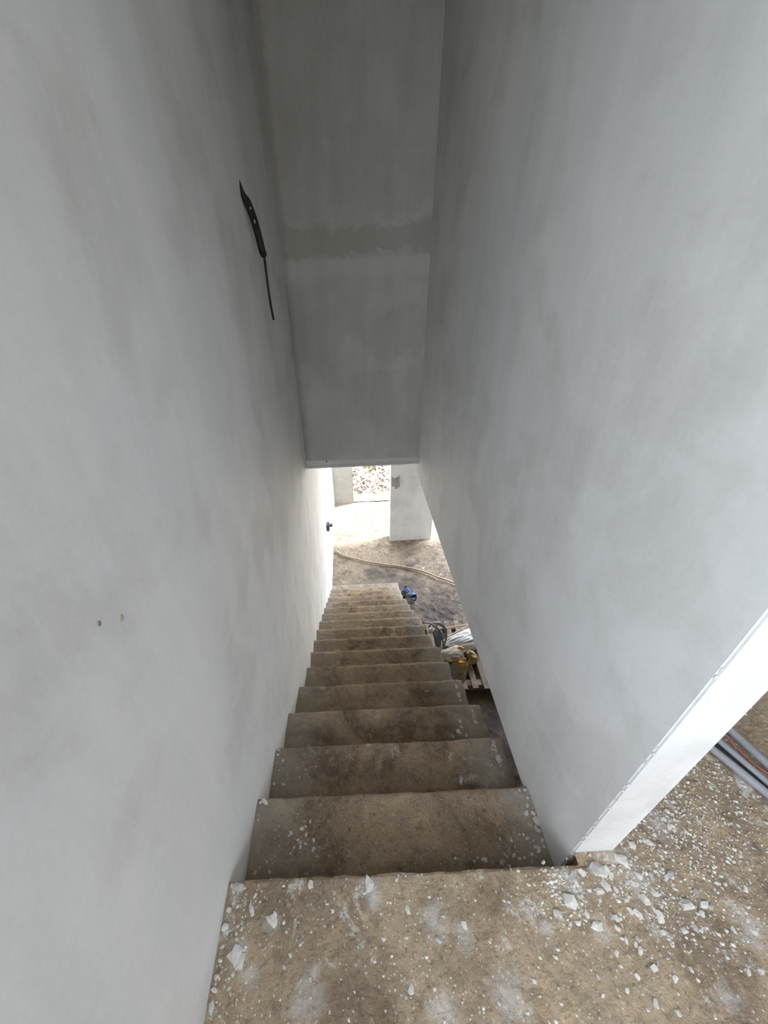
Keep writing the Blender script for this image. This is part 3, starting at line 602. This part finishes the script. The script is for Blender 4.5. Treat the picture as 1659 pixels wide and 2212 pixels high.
bm = grid(strap, 16, 6); g = bmesh.ops.extrude_face_region(bm, geom=bm.faces[:])
bmesh.ops.translate(bm, verts=[v for v in g['geom'] if isinstance(v, bmesh.types.BMVert)], vec=(0, 0, .004))
obj('strap', bm, M_BLUE, t, True)
bm = bmesh.new(); bmesh.ops.create_icosphere(bm, subdivisions=3, radius=1)  # dark lump built in place of the shadow in the gap
for v in bm.verts: v.co = Vector((1.085, 3.86, ZF+.03))+Vector((v.co.x*.035, v.co.y*.075, v.co.z*.03))*(1+.25*noise.noise(v.co*2))
tag(obj('gap_shadow', bm, simple('shadow_dark', (.03, .028, .025), .8, .2), smooth=True), 'dark lump standing in for the shadow between slipper and steps', 'shadow_lump')
tag(obj('bent_wire', tube([(1.255, 3.71, ZF+.03), (1.30, 3.66, ZF+.04), (1.345, 3.62, ZF+.03), (1.365, 3.55, ZF+.02), (1.375, 3.46, ZF+.015)], .005, 6), M_METAL, smooth=True), 'short bent dark wire on the ground near the slipper', 'wire')

# pallet: slats running away from the camera on cross boards
t = thing('pallet', 'wooden pallet lying on the ground right of the stairs', 'pallet', (1.8, 2.75, ZF))
for j, x in enumerate([1.30, 1.43, 1.56, 1.69, 1.82, 1.95, 2.08, 2.21]):
    obj('slat', box(x, x+.07, 2.238+.01*math.sin(j*3), 3.245, ZF+.11, ZF+.13, .002), M_WOOD, t)
for y in (2.29, 2.70, 3.12):
    obj('cross_board', box(1.28, 2.30, y, y+.075, ZF+.02, ZF+.11, .002), M_WOOD, t)
for a, b_, lb in [((1.93, 3.066, -2.71), (1.46, 2.820, -2.69), 'thin pale wooden stick lying along the edge of the white sheet'),
                ((1.85, 3.075, -2.76), (1.44, 3.005, -2.74), 'thin pale wooden stick just above the pallet slats behind the coil')]:
    tag(obj('wooden_stick', tube([a, tuple((p+q)/2+.002 for p, q in zip(a, b_)), b_], .011, 8), M_WOODR, smooth=True), lb, 'stick')
# crumpled white sheet over sacks on the pallet
def blob(cx, cy, cz, sx, sy, sz, amp, sc_, seed, sub=5, ang=0.0, ridge=None):
    bm = bmesh.new(); bmesh.ops.create_icosphere(bm, subdivisions=sub, radius=1)
    ca, sa = math.cos(ang), math.sin(ang)
    for v in bm.verts:
        n = v.co.copy(); d = 1+amp*fbm(n.x+seed, n.y, n.z, sc_, 4)
        if ridge: d += ridge*abs(noise.noise(Vector((n.x*1.2, (n.y*.9+n.x*.15)*6+seed, n.z*2))))
        p = Vector((n.x*sx, n.y*sy, max(n.z, -.75)*sz))*d
        v.co = Vector((cx+p.x*ca-p.y*sa, cy+p.x*sa+p.y*ca, cz+p.z))
    return bm
tag(obj('plastic_sheet', blob(1.71, 2.82, ZF+.21, .29, .145, .11, .10, 1.5, 3, 5, .42, .22), M_SACK, smooth=True), 'crumpled white plastic sheet bundled over the pallet', 'sheet')
tag(obj('rolled_bag', blob(1.735, 2.60, ZF+.20, .085, .085, .09, .2, 1.8, 9, 4, .4, .15), simple('ochre_bag', (0.34, 0.24, 0.08), .5, .4, .4, 12), smooth=True), 'dirty ochre bag on the pallet beside the white sheet', 'bag')
# standing sack beside the stairs with an orange strap
t = thing('rubble_sack', 'open white sack with orange plastic inside standing beside the stairs', 'sack', (1.38, 2.24, ZF))
def sackf(u, v):
    a = 2*math.pi*u; z = ZF+.005+v*0.80; r = .125+.02*math.sin(v*3.1)+.018*noise.noise(Vector((math.cos(a)*2, math.sin(a)*2, v*5)))+.012*math.sin(a*7+v*4)*v
    return Vector((1.385+.02*v+math.cos(a)*r, 2.19+.02*v+math.sin(a)*r*.95, z+.035*math.sin(a*3+1)*(v > .9)))
bm = grid(sackf, 60, 30); bmesh.ops.remove_doubles(bm, verts=bm.verts, dist=1e-4)
obj('sack_body', bm, simple('dusty_sack', (0.42, 0.38, 0.35), .7, .3, .2, 14), t, True)
obj('crumpled_rim', blob(1.375, 2.235, ZF+.80, .135, .075, .045, .25, 2.0, 5, 4, .15, .35), M_RAG, t, True)
obj('orange_lining', blob(1.435, 2.15, ZF+.745, .085, .06, .075, .3, 2.2, 8, 4, .2, .3), M_ORANGE, t, True)
obj('orange_fold', blob(1.475, 2.28, ZF+.83, .035, .02, .022, .3, 2.2, 12, 3, -.4, .3), M_ORANGE, t, True)
bm = grid(lambda u, v: Vector((1.44+(u-.5)*.038+.004*math.sin(v*5), 2.085-.012*math.sin(v*3.14)-.03*v+.0, ZF+.72-v*.42)), 3, 14)
g = bmesh.ops.extrude_face_region(bm, geom=bm.faces[:]); bmesh.ops.translate(bm, verts=[v for v in g['geom'] if isinstance(v, bmesh.types.BMVert)], vec=(0, -.004, 0))
obj('strap', bm, M_YEL, t, True)
# coil of grey cable
t = thing('cable_coil', 'loosely coiled grey cable piled beside the stairs', 'cable coil', (1.33, 2.6, ZF+.15))
r = .010
P1 = [(1.018, 2.20, -1.62), (1.095, 2.302, -1.75), (1.17, 2.401, -1.9), (1.242, 2.485, -2.05), (1.303, 2.558, -2.2), (1.358, 2.608, -2.35), (1.389, 2.657, -2.5), (1.406, 2.664, -2.6), (1.427, 2.72, -2.82)]
P2 = [(1.351, 2.72, -2.82), (1.351, 2.686, -2.65), (1.342, 2.659, -2.5), (1.336, 2.619, -2.35), (1.29, 2.568, -2.2), (1.239, 2.545, -2.1), (1.185, 2.503, -2.06), (1.160, 2.49, -2.05), (1.182, 2.484, -2.0), (1.231, 2.504, -2.0), (1.293, 2.533, -2.05), (1.341, 2.53, -2.1), (1.379, 2.553, -2.2), (1.395, 2.567, -2.3), (1.402, 2.583, -2.4), (1.403, 2.608, -2.5), (1.414, 2.635, -2.6), (1.43, 2.67, -2.82)]
P3 = [(1.40, 2.66, -2.82), (1.33, 2.65, -2.6), (1.322, 2.66, -2.5), (1.287, 2.573, -2.3), (1.249, 2.526, -2.25), (1.246, 2.519, -2.2), (1.262, 2.51, -2.15), (1.308, 2.531, -2.15), (1.386, 2.586, -2.2), (1.402, 2.62, -2.3), (1.40, 2.66, -2.45), (1.37, 2.70, -2.6), (1.36, 2.74, -2.82)]
P4 = [(1.35, 2.70, -2.82), (1.376, 2.684, -2.65), (1.361, 2.648, -2.45), (1.338, 2.608, -2.3), (1.307, 2.567, -2.2), (1.26, 2.54, -2.13), (1.25, 2.535, -2.10), (1.27, 2.548, -2.08), (1.319, 2.557, -2.12), (1.37, 2.582, -2.2), (1.396, 2.6, -2.3), (1.398, 2.626, -2.4), (1.368, 2.638, -2.45), (1.34, 2.65, -2.6), (1.30, 2.70, -2.82)]
for P in (P1, P2, P3, P4): obj('cable_loop', tube(P, r, 8), M_CABLE, t, True)
obj('cable_loop', tube([(1.33, 2.69, -2.8), (1.335, 2.655, -2.55), (1.31, 2.60, -2.32), (1.27, 2.55, -2.22)], .013, 8), simple('pale_grey_cable', (.27, .29, .33), .4, .5), t, True)
obj('cable_loop', tube([(1.36, 2.70, -2.8), (1.35, 2.66, -2.5), (1.32, 2.60, -2.3), (1.28, 2.555, -2.2)], .013, 8), simple('pale_grey_cable', (.27, .29, .33), .4, .5), t, True)
bm = blob(1.165, 2.405, -2.0, .040, .028, .035, .2, 2, 4, 3, .5)
tag(obj('white_plug', bm, M_PALEB, smooth=True), 'white plastic plug caught in the grey cable coil', 'plug')
